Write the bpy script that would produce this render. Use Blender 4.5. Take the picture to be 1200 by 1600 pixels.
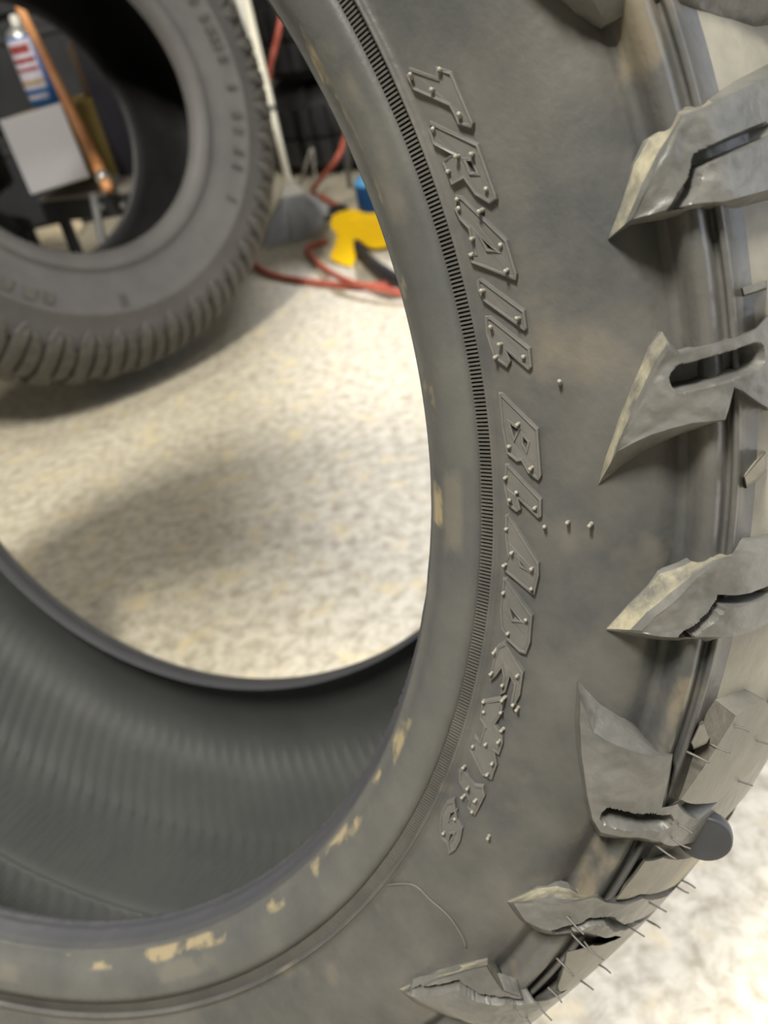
import bpy, bmesh, math, random
import numpy as np
from mathutils import Vector, Matrix, noise
from mathutils.geometry import tessellate_polygon
random.seed(7); rng=np.random.default_rng(7)
SC=bpy.context.scene; COL=SC.collection
for _o in list(bpy.data.objects): bpy.data.objects.remove(_o)
CAM=[[0.97466,-0.22369,0.0],[-0.126094,-0.549417,0.825979],[-0.184763,-0.805049,-0.563701]]
FPX=1301.06
# ---------------- camera ----------------
cd=bpy.data.cameras.new('camera'); cam=bpy.data.objects.new('camera',cd); COL.objects.link(cam)
CW=np.array(CAM); R3=Matrix(((CW[0][0],-CW[0][1],-CW[0][2]),(CW[1][0],-CW[1][1],-CW[1][2]),(CW[2][0],-CW[2][1],-CW[2][2])))
cam.matrix_world=Matrix.Translation((0,0,.587))@R3.to_4x4()
cd.sensor_fit='HORIZONTAL'; cd.sensor_width=36; cd.lens=36*FPX/1200; cd.clip_start=.01; cd.clip_end=60
cd.dof.use_dof=True; cd.dof.focus_distance=.245; cd.dof.aperture_fstop=16
SC.camera=cam
# ---------------- light ----------------
w=bpy.data.worlds.new('world'); SC.world=w; w.use_nodes=True
w.node_tree.nodes['Background'].inputs[0].default_value=(.8,.85,1,1); w.node_tree.nodes['Background'].inputs[1].default_value=.12
def area(name,loc,target,sx,sy,power,color):
    l=bpy.data.lights.new(name,'AREA'); l.shape='RECTANGLE'; l.size=sx; l.size_y=sy; l.energy=power; l.color=color
    o=bpy.data.objects.new(name,l); COL.objects.link(o); o.location=loc
    o.rotation_euler=(Vector(target)-Vector(loc)).to_track_quat('-Z','Y').to_euler(); return o
area('ceiling_lamp',(-.38,-.45,2.62),(-.2,.6,.3),.22,.6,122,(1,.95,.84))
area('fill_light_back',(-1.1,.9,2.62),(-.6,1.8,.3),.25,.8,24,(1,.95,.88))  # added fill light, no fixture seen: brightens the paper on the cart
area('fill_light_right',(1.0,-.55,2.62),(.2,.3,.2),.25,.8,20,(1,.96,.88))  # added fill light, no fixture seen: lifts the right-hand floor and tread
area('door_skylight',(2.95,-.1,1.1),(0,.42,.4),1.6,2.0,26,(.84,.90,1.0))
sl=bpy.data.lights.new('sun_through_door','SUN'); sl.energy=7.2; sl.angle=math.radians(2.5); sl.color=(.88,.90,1.0)
so=bpy.data.objects.new('sun_through_door',sl); COL.objects.link(so); so.location=(5,-1.5,4)
so.rotation_euler=Vector((-.776,.283,-.545)).to_track_quat('-Z','Y').to_euler()

vs=SC.view_settings; vs.view_transform='Standard'; vs.look='None'; vs.exposure=0.0; vs.gamma=1; vs.use_curve_mapping=False
# measured outlines, in each tyre's own coordinates or world metres
LUGS={"A":[[[4.097,58.045],[5.005,60.612],[5.554,61.386],[6.104,61.57],[6.364,62.08],[7.147,61.918],[8.998,62.437]],[[4.47,58.531],[4.788,59.377],[5.17,60.308],[5.614,61.196],[5.873,61.573],[6.405,61.598],[8.199,62.087]],[[4.492,58.516],[4.749,58.502],[4.994,58.502],[5.361,58.47],[5.852,58.368],[6.417,58.177],[7.641,58.123]],[[4.077,58.0],[4.629,58.305],[5.096,58.234],[5.735,58.129],[6.445,58.088],[7.13,57.95],[8.398,57.914]]],"B":[[[3.186,46.655],[3.384,48.047],[3.772,49.953],[4.195,51.566],[4.612,53.035],[4.979,53.619],[5.371,52.617],[6.127,52.743],[7.119,52.765],[7.684,52.89],[8.058,53.3]],[[3.594,48.683],[3.769,49.48],[3.995,50.238],[4.371,51.767],[4.566,52.484],[4.771,53.061],[4.973,52.776],[5.514,52.862],[6.366,52.937],[6.895,53.058],[7.245,53.405]],[[3.594,48.683],[3.786,48.908],[3.971,49.123],[4.349,49.479],[4.733,49.704],[5.168,49.829],[5.558,49.788],[5.918,49.75],[6.18,50.999],[6.457,50.759],[7.151,49.824]],[[3.186,46.655],[3.475,47.11],[3.876,47.762],[4.294,48.289],[4.733,48.65],[5.26,48.949],[5.844,49.114],[6.657,49.273],[6.949,50.55],[7.221,50.259],[7.977,49.197]]],"C":[[[3.691,38.881],[4.167,40.356],[4.898,42.179],[5.634,42.622],[6.305,43.187],[6.937,43.02],[8.303,42.579]],[[4.353,39.87],[4.596,40.773],[4.946,41.573],[5.418,42.749],[5.838,43.34],[6.147,43.513],[7.445,43.251]],[[4.387,39.75],[4.59,39.728],[4.866,39.711],[5.086,39.74],[5.344,39.781],[5.947,39.687],[7.906,39.292]],[[3.697,38.811],[4.176,38.77],[4.698,38.637],[5.385,38.633],[6.004,38.636],[6.832,38.529],[8.858,37.875]]],"D":[[[3.151,35.343],[3.922,34.393],[4.685,33.808],[5.354,33.1],[6.063,32.262],[6.673,32.053],[7.282,28.297],[7.756,28.44],[9.66,24.396]],[[3.209,35.076],[3.77,33.478],[4.41,33.242],[4.996,33.141],[5.379,33.15],[5.784,33.102],[6.088,29.82],[6.614,30.004],[8.004,27.554]],[[3.233,35.018],[3.364,33.651],[3.645,31.814],[4.109,29.59],[4.413,28.377],[4.697,27.774],[5.73,27.837],[6.121,27.69],[6.612,27.51]],[[3.141,35.255],[3.354,32.756],[3.729,30.779],[4.365,28.2],[4.759,26.925],[5.288,26.013],[6.8,26.038],[7.308,25.745],[8.024,25.058]]],"E":[[[3.781,18.894],[4.335,20.908],[4.856,21.588],[5.371,21.666],[5.85,21.415],[6.434,21.882],[6.94,21.302],[9.085,18.99],[9.918,19.233]],[[3.649,20.32],[4.168,21.391],[4.543,22.033],[4.86,22.402],[5.056,22.797],[5.431,23.293],[5.855,22.933],[7.414,22.522],[10.263,17.27]],[[3.683,20.27],[4.137,19.755],[4.589,19.829],[4.906,19.998],[5.242,20.336],[5.621,20.482],[6.239,20.368],[7.416,19.344],[9.708,14.848]],[[3.803,18.816],[4.449,18.055],[5.267,17.664],[5.953,17.744],[6.495,17.831],[6.953,18.04],[7.988,17.088],[9.412,14.579],[9.589,16.081]]],"F":[[[3.082,6.614],[3.517,10.446],[4.008,12.454],[4.48,13.785],[5.841,12.344],[6.575,12.08],[7.517,10.876]],[[3.001,7.935],[3.364,11.2],[3.752,13.462],[4.078,14.946],[4.838,13.965],[5.358,13.995],[5.865,13.459]],[[3.07,7.919],[3.418,8.563],[3.941,9.479],[4.452,10.129],[4.94,10.362],[5.72,9.84],[6.603,9.123]],[[3.116,6.536],[3.721,6.708],[4.658,7.219],[5.559,7.523],[6.398,7.305],[8.291,4.546],[8.408,5.362]]],"G":[[[8.646,33.304],[9.27,33.163],[10.132,32.297]],[[7.684,34.549],[8.161,34.519],[8.705,34.246]],[[6.69,30.279],[7.685,29.085],[8.977,27.397]],[[7.756,28.44],[9.079,26.233],[10.626,23.938]]],"I":[[[7.482,24.413],[8.409,23.749],[10.411,20.169]],[[6.444,26.074],[7.16,25.986],[8.969,23.083]],[[6.18,23.252],[7.071,23.359],[9.366,19.921]],[[7.408,20.876],[8.853,19.417],[9.933,19.293]]],"J":[[[6.876,16.662],[8.082,16.434],[9.37,14.269]],[[5.742,18.572],[6.496,19.272],[7.263,18.936]],[[6.518,15.338],[6.851,14.661],[7.014,14.372]],[[8.881,9.856],[8.891,9.943],[8.906,10.08]]],"P":[[[7.166,32.638],[7.267,33.766],[7.43,33.806]],[[6.289,33.817],[6.374,34.775],[6.516,34.889]],[[6.415,33.536],[6.822,33.726],[6.859,34.001]],[[7.425,32.041],[7.975,31.972],[8.007,32.344]]],"Q":[[[7.382,54.639],[7.795,54.656],[8.133,54.655]],[[6.641,54.758],[7.0,54.768],[7.293,54.785]],[[6.663,54.551],[6.985,54.551],[7.277,54.569]],[[7.4,54.293],[7.77,54.275],[8.109,54.275]]],"R":[[[7.269,46.572],[7.647,47.081],[7.97,47.407]],[[6.517,47.08],[6.854,47.521],[7.118,47.836]],[[6.592,46.721],[6.912,46.94],[7.159,47.175]],[[7.384,45.995],[7.769,46.202],[8.045,46.457]]]}
GROOVES={"A":[[[5.264,58.302],[5.796,59.166],[5.999,59.904],[7.92,60.263]],0.0013,0.6],"B":[[[5.038,51.768],[6.85,52.003]],0.0026,0.85],"C":[[[5.321,39.681],[6.233,41.37],[7.67,41.092]],0.0012,0.75],"D":[[[4.836,28.847],[6.374,28.827]],0.0024,0.8],"E":[[[4.984,19.836],[5.294,20.537],[5.733,21.271],[6.498,21.407],[9.867,16.425]],0.0012,0.75],"F":[[[3.136,8.48],[3.842,12.21],[4.455,12.386],[5.141,13.381],[6.006,13.488]],0.0012,0.75]}
LETTERS=[["T",[[0.609,68.869],[1.239,67.693],[1.323,68.115],[1.642,67.495],[1.692,65.003],[1.612,64.826],[1.323,65.296],[1.313,65.783],[1.277,66.257],[0.443,67.902],[0.423,68.72]],[]],["R",[[0.563,66.118],[1.629,64.015],[1.672,61.561],[1.656,61.338],[1.447,61.257],[1.139,61.923],[0.963,62.862],[0.526,62.842],[0.47,64.099],[0.873,64.159],[0.385,65.086],[0.403,65.916]],[[[1.196,63.574],[1.319,63.469],[1.361,62.837],[1.223,62.99]]]],["A",[[0.54,62.244],[0.736,62.073],[1.632,59.303],[1.682,57.601],[1.615,57.314],[0.428,58.776],[0.385,59.224],[0.622,59.159],[0.614,60.052],[0.636,60.462],[0.43,61.083],[0.343,61.723]],[[[0.954,59.784],[1.296,58.94],[1.064,59.188]]]],["I",[[0.467,57.771],[0.626,57.821],[1.681,55.75],[1.659,54.859],[1.586,54.759],[0.509,56.718],[0.42,57.312]],[]],["L",[[0.466,55.816],[0.666,55.76],[1.657,53.831],[1.628,52.882],[1.53,52.731],[0.965,53.87],[1.051,53.292],[0.904,52.969],[0.515,53.558],[0.44,54.237],[0.373,54.958]],[]],["B",[[0.498,51.54],[0.614,51.531],[1.613,49.555],[1.627,46.989],[1.536,46.702],[1.245,47.105],[1.062,47.768],[0.898,47.7],[0.58,48.127],[0.47,49.519]],[[[0.778,49.852],[1.032,49.543],[0.873,49.081]],[[1.167,49.145],[1.296,48.834],[1.234,48.424],[1.159,48.738]]]],["L",[[0.491,47.405],[0.613,47.425],[1.614,45.624],[1.613,44.648],[1.524,44.527],[0.906,45.485],[0.987,44.887],[0.847,44.697],[0.531,45.04],[0.386,46.178]],[]],["A",[[0.433,44.247],[0.561,44.395],[1.589,41.848],[1.613,41.134],[1.539,39.874],[1.475,39.86],[0.463,40.832],[0.4,41.197],[0.558,41.832],[0.445,42.89]],[[[0.919,42.109],[1.292,41.233],[1.076,41.461]]]],["D",[[0.443,40.219],[0.573,40.29],[1.546,38.492],[1.591,36.817],[1.526,35.956],[1.326,35.93],[0.868,36.378],[0.563,37.051],[0.42,38.306]],[[[0.787,38.592],[1.249,37.918],[0.954,37.858]]]],["E",[[0.551,35.627],[0.805,36.158],[1.552,34.698],[1.602,33.154],[1.485,31.991],[1.396,32.221],[1.364,33.684],[1.172,34.102],[1.143,32.9],[0.992,32.555],[0.961,33.857],[0.83,34.392],[0.686,33.638],[0.53,33.152],[0.44,33.656],[0.465,34.624]],[]],["M",[[0.386,31.339],[1.158,32.471],[1.197,31.315],[1.078,30.355],[1.433,29.818],[1.494,29.441],[1.503,28.456],[1.352,28.485],[1.546,27.736],[1.542,27.019],[1.562,26.49],[1.233,26.376],[0.479,27.557],[0.502,28.644],[0.746,28.476],[0.725,29.587],[0.778,29.778],[0.479,30.197]],[]],["T",[[0.392,25.473],[0.563,25.785],[1.12,25.335],[1.395,25.649],[1.557,25.12],[1.536,23.537],[1.521,23.245],[1.186,23.445],[1.164,24.021],[0.945,24.383],[0.545,24.804]],[]],["S",[[0.661,23.283],[0.449,22.568],[0.39,21.627],[0.613,20.554],[0.869,19.852],[1.175,19.806],[1.383,19.202],[1.494,19.891],[1.483,20.778],[1.364,21.767],[1.078,22.073],[0.938,22.479],[0.815,22.817]],[[[0.814,21.603],[0.749,22.148],[0.876,22.555],[0.875,21.996]],[[1.171,19.995],[1.106,20.699],[1.19,20.909],[1.214,20.42]]]]]
VENTS=[[0.544,68.393],[1.029,67.316],[1.421,67.84],[1.443,65.531],[0.55,65.629],[1.043,63.942],[1.436,63.723],[0.6,63.502],[1.462,61.881],[0.575,62.011],[0.503,61.55],[0.704,59.92],[1.185,61.08],[0.504,59.172],[1.432,59.104],[1.471,57.911],[0.642,57.19],[1.519,55.401],[0.59,55.173],[0.868,54.236],[0.639,53.626],[1.473,53.416],[2.318,51.932],[1.074,49.858],[0.71,48.514],[1.393,47.406],[0.531,46.694],[0.856,45.811],[0.624,45.264],[1.456,45.116],[0.525,43.535],[0.75,42.126],[0.534,41.262],[1.415,41.429],[1.431,40.15],[0.532,39.402],[1.375,38.084],[0.872,36.836],[0.5,35.313],[0.535,33.751],[1.429,34.36],[1.023,33.253],[1.16,32.423],[1.5,32.319],[0.576,30.711],[1.174,31.376],[1.699,44.031],[2.351,44.501],[2.985,44.579],[0.999,28.643],[0.587,27.947],[1.408,29.483],[1.414,27.628],[1.372,30.234],[1.627,32.141],[0.466,31.417],[0.521,25.992],[0.955,24.836],[1.369,24.422],[1.404,23.386],[1.017,22.056],[0.89,20.395],[0.938,24.019],[2.2,22.469],[1.394,26.682],[4.203,49.299],[5.288,50.439],[5.939,52.36],[6.364,52.544],[5.458,30.646],[5.538,29.016]]
HAIRS=[[7.788,33.756],[9.126,31.146],[7.318,33.11],[6.497,33.076],[9.137,28.474],[7.086,28.347],[7.173,27.365],[6.881,26.81],[9.823,19.364],[10.311,17.477],[8.112,21.018],[9.789,15.638],[9.79,15.664],[7.989,19.071],[6.375,19.219],[5.837,17.56],[8.427,14.342],[7.981,13.754],[6.54,14.633],[6.47,13.236],[5.674,12.593],[6.689,11.608],[5.1,21.307],[5.692,19.845]]
MOLD=[[0.001,12.56],[0.957,14.613],[1.723,14.76],[2.501,14.826],[3.288,14.253],[3.636,13.678]]
M1=[[0.53423,0.7508,-0.38845],[-0.47567,-0.11288,-0.87235],[-0.69881,0.65081,0.29683]]
C1=[-0.21192,0.3429,0.44613]
M2=[[0.71358,-0.33633,0.61456],[0.64921,-0.01227,-0.76051],[0.26333,0.94166,0.20959]]
C2=[-0.3422,1.45584,0.46005]
MARKS=[[1.52,1.6],[-4.2,1.6],[-7.79,1.8],[-10.45,1.6],[-13.09,1.6],[-16.86,1.8],[-25.57,1.4],[-34.17,1.8],[-38.82,1.8],[-45.8,1.4],[-50.76,1.4],[-61.64,1.4],[-152.74,3],[-146.09,3.5],[-140.6,3],[-117.33,2]]
PAPER=[[-0.5558,1.8501,0.2822],[-0.4291,1.8443,0.2914],[-0.4687,1.9969,0.4174],[-0.6048,2.0037,0.4097]]
WOOD=[[-0.5019,2.0812,0.6208],[-0.4441,1.9417,0.4341],[-0.3976,1.8092,0.2932]]
SCRAP=[-0.8036,2.7195,0.006]
BROOM_SOCK=[-0.0464,2.1448,0.1285]
BROOM_TOP=[-0.0468,2.2865,0.5136]
WP0=[-0.0632,2.3596,0.5142]
WP1=[-0.0494,2.322,0.3882]
HOSEA=[[0.1602,2.4321,0.2479],[0.1232,2.2959,0.1902],[0.0798,2.2162,0.1445],[0.0075,2.3802,0.05],[0.0316,2.4569,0.008],[0.086,2.225,0.007],[0.094,2.155,0.007],[0.13,2.092,0.007],[0.22,2.085,0.007],[0.32,2.11,0.007]]
HOSEB=[[-0.1955,2.0684,0.007],[-0.1408,1.9035,0.007],[-0.0635,1.79,0.007],[0.0525,1.6719,0.007],[0.2234,1.5814,0.007],[0.2481,1.3562,0.007],[0.1905,1.4748,0.007],[0.1183,1.5505,0.02],[0.0408,1.6617,0.02],[-0.0101,1.8416,0.007],[-0.0389,1.9909,0.007],[-0.0084,2.0311,0.007],[0.0133,2.0248,0.007]]
HOSEC=[[0.058,2.5258,0.5271],[0.0181,2.4649,0.438],[-0.0109,2.4654,0.3854],[-0.0332,2.4396,0.3476],[-0.0651,2.3864,0.2696],[-0.1064,2.3057,0.1514]]
STRAP=[[-0.0457,2.5471,0.004],[-0.0112,2.438,0.0791],[0.0293,2.4228,0.1456],[0.0247,2.4253,0.0961],[0.0168,2.4425,0.004]]
BOT=[0.148,2.17,0]
ROD=[[0.1139,2.5397,0.0],[0.12,2.3591,0.1409],[0.1493,2.4692,0.2137]]
YC=[0.0585,1.8137,0.0]
YB=[[0.0227,1.9713,0.0517],[0.0457,1.9948,0.0507],[0.0802,2.0058,0.0491],[0.1099,1.995,0.0333],[0.1954,1.9772,0.0249],[0.1872,1.8671,0.01],[0.1155,1.873,0.01],[0.0985,1.8945,0.0101],[0.0805,1.9179,0.0267],[0.0638,1.9175,0.0261],[0.0419,1.9492,0.037]]
YF=[[0.036,1.9398,0.041],[0.0692,1.9067,0.028],[0.0677,1.8667,0.0048],[0.0532,1.7958,0.004],[0.0265,1.8523,0.004],[0.0066,1.8811,0.01],[0.0212,1.8986,0.0162]]
YH=[[0.0743,1.9229,0.0163],[0.0868,1.8417,0.0037],[0.1078,1.6845,0.02],[0.1459,1.5656,0.02]]
PAD=[0.0478,2.2621,0.0]
# ---------------- materials ----------------
def mat(name,col,rough=.6,spec=.5,metal=0,col2=None,scale=30,bump=0,bscale=200,detail=6,stain=None,emit=None,coat=0,c3=None):
    m=bpy.data.materials.new(name); m.use_nodes=True; nt=m.node_tree; N=nt.nodes; L=nt.links; b=N['Principled BSDF']
    b.inputs['Base Color'].default_value=(*col,1); b.inputs['Roughness'].default_value=rough; b.inputs['Metallic'].default_value=metal
    b.inputs['Specular IOR Level'].default_value=spec; b.inputs['Coat Weight'].default_value=coat
    tc=N.new('ShaderNodeTexCoord'); out=None
    if col2:
        n=N.new('ShaderNodeTexNoise'); n.inputs['Scale'].default_value=scale; n.inputs['Detail'].default_value=detail; n.inputs['Roughness'].default_value=.65
        L.new(tc.outputs['Object'],n.inputs['Vector'])
        r=N.new('ShaderNodeValToRGB'); r.color_ramp.elements[0].position=.36; r.color_ramp.elements[1].position=.66
        r.color_ramp.elements[0].color=(*col,1); r.color_ramp.elements[1].color=(*col2,1)
        L.new(n.outputs['Fac'],r.inputs['Fac']); out=r.outputs['Color']
        if c3:
            n3=N.new('ShaderNodeTexNoise'); n3.inputs['Scale'].default_value=c3[1]; n3.inputs['Detail'].default_value=4
            L.new(tc.outputs['Object'],n3.inputs['Vector'])
            r3=N.new('ShaderNodeValToRGB'); r3.color_ramp.elements[0].position=c3[2]; r3.color_ramp.elements[1].position=c3[3]
            mx=N.new('ShaderNodeMix'); mx.data_type='RGBA'; L.new(n3.outputs['Fac'],r3.inputs['Fac']); L.new(r3.outputs['Color'],mx.inputs['Factor'])
            L.new(out,mx.inputs['A']); mx.inputs['B'].default_value=(*c3[0],1); out=mx.outputs['Result']
        L.new(out,b.inputs['Base Color'])
    if bump:
        n2=N.new('ShaderNodeTexNoise'); n2.inputs['Scale'].default_value=bscale; n2.inputs['Detail'].default_value=5
        L.new(tc.outputs['Object'],n2.inputs['Vector'])
        bp=N.new('ShaderNodeBump'); bp.inputs['Strength'].default_value=bump; bp.inputs['Distance'].default_value=.001
        L.new(n2.outputs['Fac'],bp.inputs['Height']); L.new(bp.outputs['Normal'],b.inputs['Normal'])
    if emit: b.inputs['Emission Color'].default_value=(*emit[0],1); b.inputs['Emission Strength'].default_value=emit[1]
    return m
def ring_stain(m,bands):
    """adds coloured dirt bands (r0,r1,colour,noise scale,threshold) by radius about the tyre's own axis"""
    nt=m.node_tree; N=nt.nodes; L=nt.links; b=N['Principled BSDF']
    cur=b.inputs['Base Color'].links[0].from_socket
    tc=N.new('ShaderNodeTexCoord'); sx=N.new('ShaderNodeSeparateXYZ'); L.new(tc.outputs['Object'],sx.inputs[0])
    cb=N.new('ShaderNodeCombineXYZ'); L.new(sx.outputs['X'],cb.inputs['X']); L.new(sx.outputs['Y'],cb.inputs['Y'])
    ln=N.new('ShaderNodeVectorMath'); ln.operation='LENGTH'; L.new(cb.outputs[0],ln.inputs[0])
    for r0,r1,c,sc,th,amt in bands:
        mr=N.new('ShaderNodeMapRange'); mr.interpolation_type='SMOOTHSTEP'; e=(r1-r0)*.3
        mr.inputs['From Min'].default_value=r0; mr.inputs['From Max'].default_value=r0+e; L.new(ln.outputs['Value'],mr.inputs['Value'])
        m2=N.new('ShaderNodeMapRange'); m2.interpolation_type='SMOOTHSTEP'
        m2.inputs['From Min'].default_value=r1; m2.inputs['From Max'].default_value=r1-e; L.new(ln.outputs['Value'],m2.inputs['Value'])
        n=N.new('ShaderNodeTexNoise'); n.inputs['Scale'].default_value=sc; n.inputs['Detail'].default_value=5; L.new(tc.outputs['Object'],n.inputs['Vector'])
        m3=N.new('ShaderNodeMapRange'); m3.inputs['From Min'].default_value=th; m3.inputs['From Max'].default_value=th+.06; L.new(n.outputs['Fac'],m3.inputs['Value'])
        a=N.new('ShaderNodeMath'); a.operation='MULTIPLY'; L.new(mr.outputs[0],a.inputs[0]); L.new(m2.outputs[0],a.inputs[1])
        a2=N.new('ShaderNodeMath'); a2.operation='MULTIPLY'; L.new(a.outputs[0],a2.inputs[0]); L.new(m3.outputs[0],a2.inputs[1])
        a3=N.new('ShaderNodeMath'); a3.operation='MULTIPLY'; L.new(a2.outputs[0],a3.inputs[0]); a3.inputs[1].default_value=amt
        mx=N.new('ShaderNodeMix'); mx.data_type='RGBA'; L.new(a3.outputs[0],mx.inputs['Factor']); L.new(cur,mx.inputs['A']); mx.inputs['B'].default_value=(*c,1); cur=mx.outputs['Result']
    L.new(cur,b.inputs['Base Color'])
M={}
M['wall']=mat('sidewall_rubber',(.064,.067,.069),.36,.5,col2=(.128,.123,.114),scale=19,bump=.18,bscale=420,c3=((.16,.145,.12),30,.60,.76))
ring_stain(M['wall'],[(.328,.346,(.25,.205,.13),30,.56,.4)])
M['bead']=mat('bead_rubber',(.075,.078,.078),.42,.5,col2=(.115,.115,.108),scale=22,bump=.12,bscale=500)
ring_stain(M['bead'],[(.2535,.2580,(.055,.057,.070),8,.2,.8),(.2582,.2640,(.34,.28,.17),38,.53,.8),(.262,.272,(.17,.16,.13),18,.5,.5)])
M['lug']=mat('lug_rubber',(.095,.096,.092),.42,.5,col2=(.17,.168,.158),scale=50,bump=.7,bscale=170,c3=((.26,.23,.16),16,.60,.74))
M['lugedge']=mat('lit_lug_edge',(.12,.12,.11),.55,.4,col2=(.37,.34,.245),scale=95,bump=.5,bscale=260)  # tan light on the lug facets, painted in as patchy colour
M['tread']=mat('tread_rubber',(.13,.125,.11),.5,.5,col2=(.22,.21,.18),scale=30,bump=.25,bscale=300,c3=((.36,.31,.2),12,.5,.7))
M['letter']=mat('letter_rubber',(.10,.10,.096),.5,.5,col2=(.135,.13,.122),scale=40,bump=.1,bscale=500)
M['liner']=mat('liner_rubber',(.055,.059,.060),.6,.3,col2=(.066,.070,.069),scale=20,bump=.1,bscale=300)
M['nub']=mat('vent_rubber',(.27,.255,.22),.5)
M['hair']=mat('hair_rubber',(.12,.115,.105),.5)
M['knurl']=mat('knurl_rubber',(.07,.068,.064),.5,col2=(.10,.098,.09),scale=40)
M['mold']=mat('mould_line_rubber',(.17,.16,.13),.5,col2=(.14,.13,.11),scale=50)
M['t2']=mat('used_tyre_rubber',(.072,.070,.070),.6,.5,col2=(.098,.094,.092),scale=10,bump=.1,bscale=200)
M['t2lug']=mat('used_tread_rubber',(.045,.043,.038),.6,.5,col2=(.085,.08,.07),scale=25,bump=.2,bscale=200)
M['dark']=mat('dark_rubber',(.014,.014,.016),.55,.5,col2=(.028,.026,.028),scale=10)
# ---------------- mesh helpers ----------------
def link(name,verts,faces,m,parent=None,smooth=True,kind=None):
    me=bpy.data.meshes.new(name); me.from_pydata([tuple(map(float,v)) for v in verts],[],[tuple(map(int,f_)) for f_ in faces]); me.update()
    if m: me.materials.append(m)
    if smooth: me.polygons.foreach_set('use_smooth',[True]*len(me.polygons))
    o=bpy.data.objects.new(name,me); COL.objects.link(o)
    if parent: o.parent=parent
    if kind: o['kind']=kind
    return o
def tag(o,label,cat,group=None,kind=None):
    if label: o['label']=label
    if cat: o['category']=cat
    if group: o['group']=group
    if kind: o['kind']=kind
    return o
def thing(name,label,cat,mw=None,group=None):
    o=bpy.data.objects.new(name,None); COL.objects.link(o); o.empty_display_size=.05
    if mw is not None: o.matrix_world=mw
    return tag(o,label,cat,group)
def M4(R,c): return Matrix.Translation(c)@Matrix([list(r) for r in R]).to_4x4()
def revolve(name,prof,n,m,parent,a0=0,a1=360,jit=None,kind=None):
    full=abs(a1-a0-360)<1e-6; k=n if full else n+1
    an=np.radians(a0+(a1-a0)*np.arange(k)/n); V=[];F=[]
    P=len(prof)
    for i,a in enumerate(an):
        c,s=math.cos(a),math.sin(a)
        for j,(r,z) in enumerate(prof):
            if jit: r,z=jit(i,a,j,r,z)
            V.append((r*c,r*s,z))
    for i in range(n):
        i2=(i+1)%k
        for j in range(P-1): F.append((i*P+j,i2*P+j,i2*P+j+1,i*P+j+1))
    return link(name,V,F,m,parent,kind=kind)
def cr(P,n):
    P=[np.array(p,float) for p in P]; out=[]
    for i in range(len(P)-1):
        a=P[max(i-1,0)];b=P[i];c=P[i+1];d=P[min(i+2,len(P)-1)]
        for k in range(n):
            t=k/n; out.append(.5*(2*b+(c-a)*t+(2*a-5*b+4*c-d)*t*t+(3*b-a-3*c+d)*t**3))
    out.append(P[-1]); return out
def tube(name,pts,rad,m,parent=None,seg=8,n=6,caps=True,kind=None):
    P=[Vector(p) for p in (cr(pts,n) if n>1 else pts)]; V=[];F=[]
    up=Vector((.13,.27,.95)).normalized()
    R=rad if hasattr(rad,'__len__') else [rad]*len(P)
    if len(R)!=len(P): R=list(np.interp(np.linspace(0,1,len(P)),np.linspace(0,1,len(R)),R))
    for i,p in enumerate(P):
        t=(P[min(i+1,len(P)-1)]-P[max(i-1,0)]).normalized()
        a=t.cross(up); 
        if a.length<1e-3: a=t.cross(Vector((1,0,0)))
        a.normalize(); b=t.cross(a)
        for k in range(seg):
            an=2*math.pi*k/seg; V.append(p+(a*math.cos(an)+b*math.sin(an))*R[i])
    for i in range(len(P)-1):
        for k in range(seg): F.append((i*seg+k,i*seg+(k+1)%seg,(i+1)*seg+(k+1)%seg,(i+1)*seg+k))
    if caps: F.append(tuple(range(seg))[::-1]); F.append(tuple(range((len(P)-1)*seg,len(P)*seg)))
    return link(name,V,F,m,parent,kind=kind)
def box(name,c,size,m,parent=None,bev=.003,rot=None):
    bm=bmesh.new(); bmesh.ops.create_cube(bm,size=1)
    for v in bm.verts: v.co=Vector((v.co.x*size[0],v.co.y*size[1],v.co.z*size[2]))
    if bev: bmesh.ops.bevel(bm,geom=bm.edges[:],offset=bev,segments=2,affect='EDGES',profile=.5)
    X=Matrix.Translation(c)@(rot.to_4x4() if rot else Matrix.Identity(4)); bmesh.ops.transform(bm,matrix=X,verts=bm.verts)
    me=bpy.data.meshes.new(name); bm.to_mesh(me); bm.free(); me.materials.append(m)
    o=bpy.data.objects.new(name,me); COL.objects.link(o)
    if parent: o.parent=parent
    return o
def dup(o,parent,rotz=0):
    c=o.copy(); COL.objects.link(c); c.parent=parent; c.rotation_euler=(0,0,rotz); return c
# ---------------- room ----------------
M['floor']=mat('speckled_concrete',(.36,.32,.24),.5,.4,col2=(.60,.555,.45),scale=62,detail=5,bump=.1,bscale=120,c3=((.64,.54,.34),22,.56,.74))
_n=M['floor'].node_tree.nodes
for _x in _n:
    if _x.type=='TEX_NOISE' and abs(_x.inputs['Scale'].default_value-62)<1: _x.inputs['Distortion'].default_value=.35
    if _x.type=='VALTORGB' and _x.color_ramp.elements[0].position<.5: _x.color_ramp.elements[0].position=.34; _x.color_ramp.elements[1].position=.60
FL=link('floor',[(-2.5,-2.5,0),(2.8,-2.5,0),(2.8,3.6,0),(-2.5,3.6,0),(-2.5,-2.5,-.1),(2.8,-2.5,-.1),(2.8,3.6,-.1),(-2.5,3.6,-.1)],[(0,1,2,3),(7,6,5,4)],M['floor'],smooth=False); FL['kind']='structure'
M['plaster']=mat('painted_wall',(.30,.30,.28),.8,col2=(.36,.36,.34),scale=5)
for nm,c,s in (('wall_back',(.15,3.65,1.3),(5.4,.1,2.8)),('wall_left',(-2.55,.55,1.3),(.1,6.1,2.8)),('wall_front',(.15,-2.55,1.3),(5.4,.1,2.8))):
    tag(box(nm,c,s,M['plaster'],bev=0),None,None,kind='structure')
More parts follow.
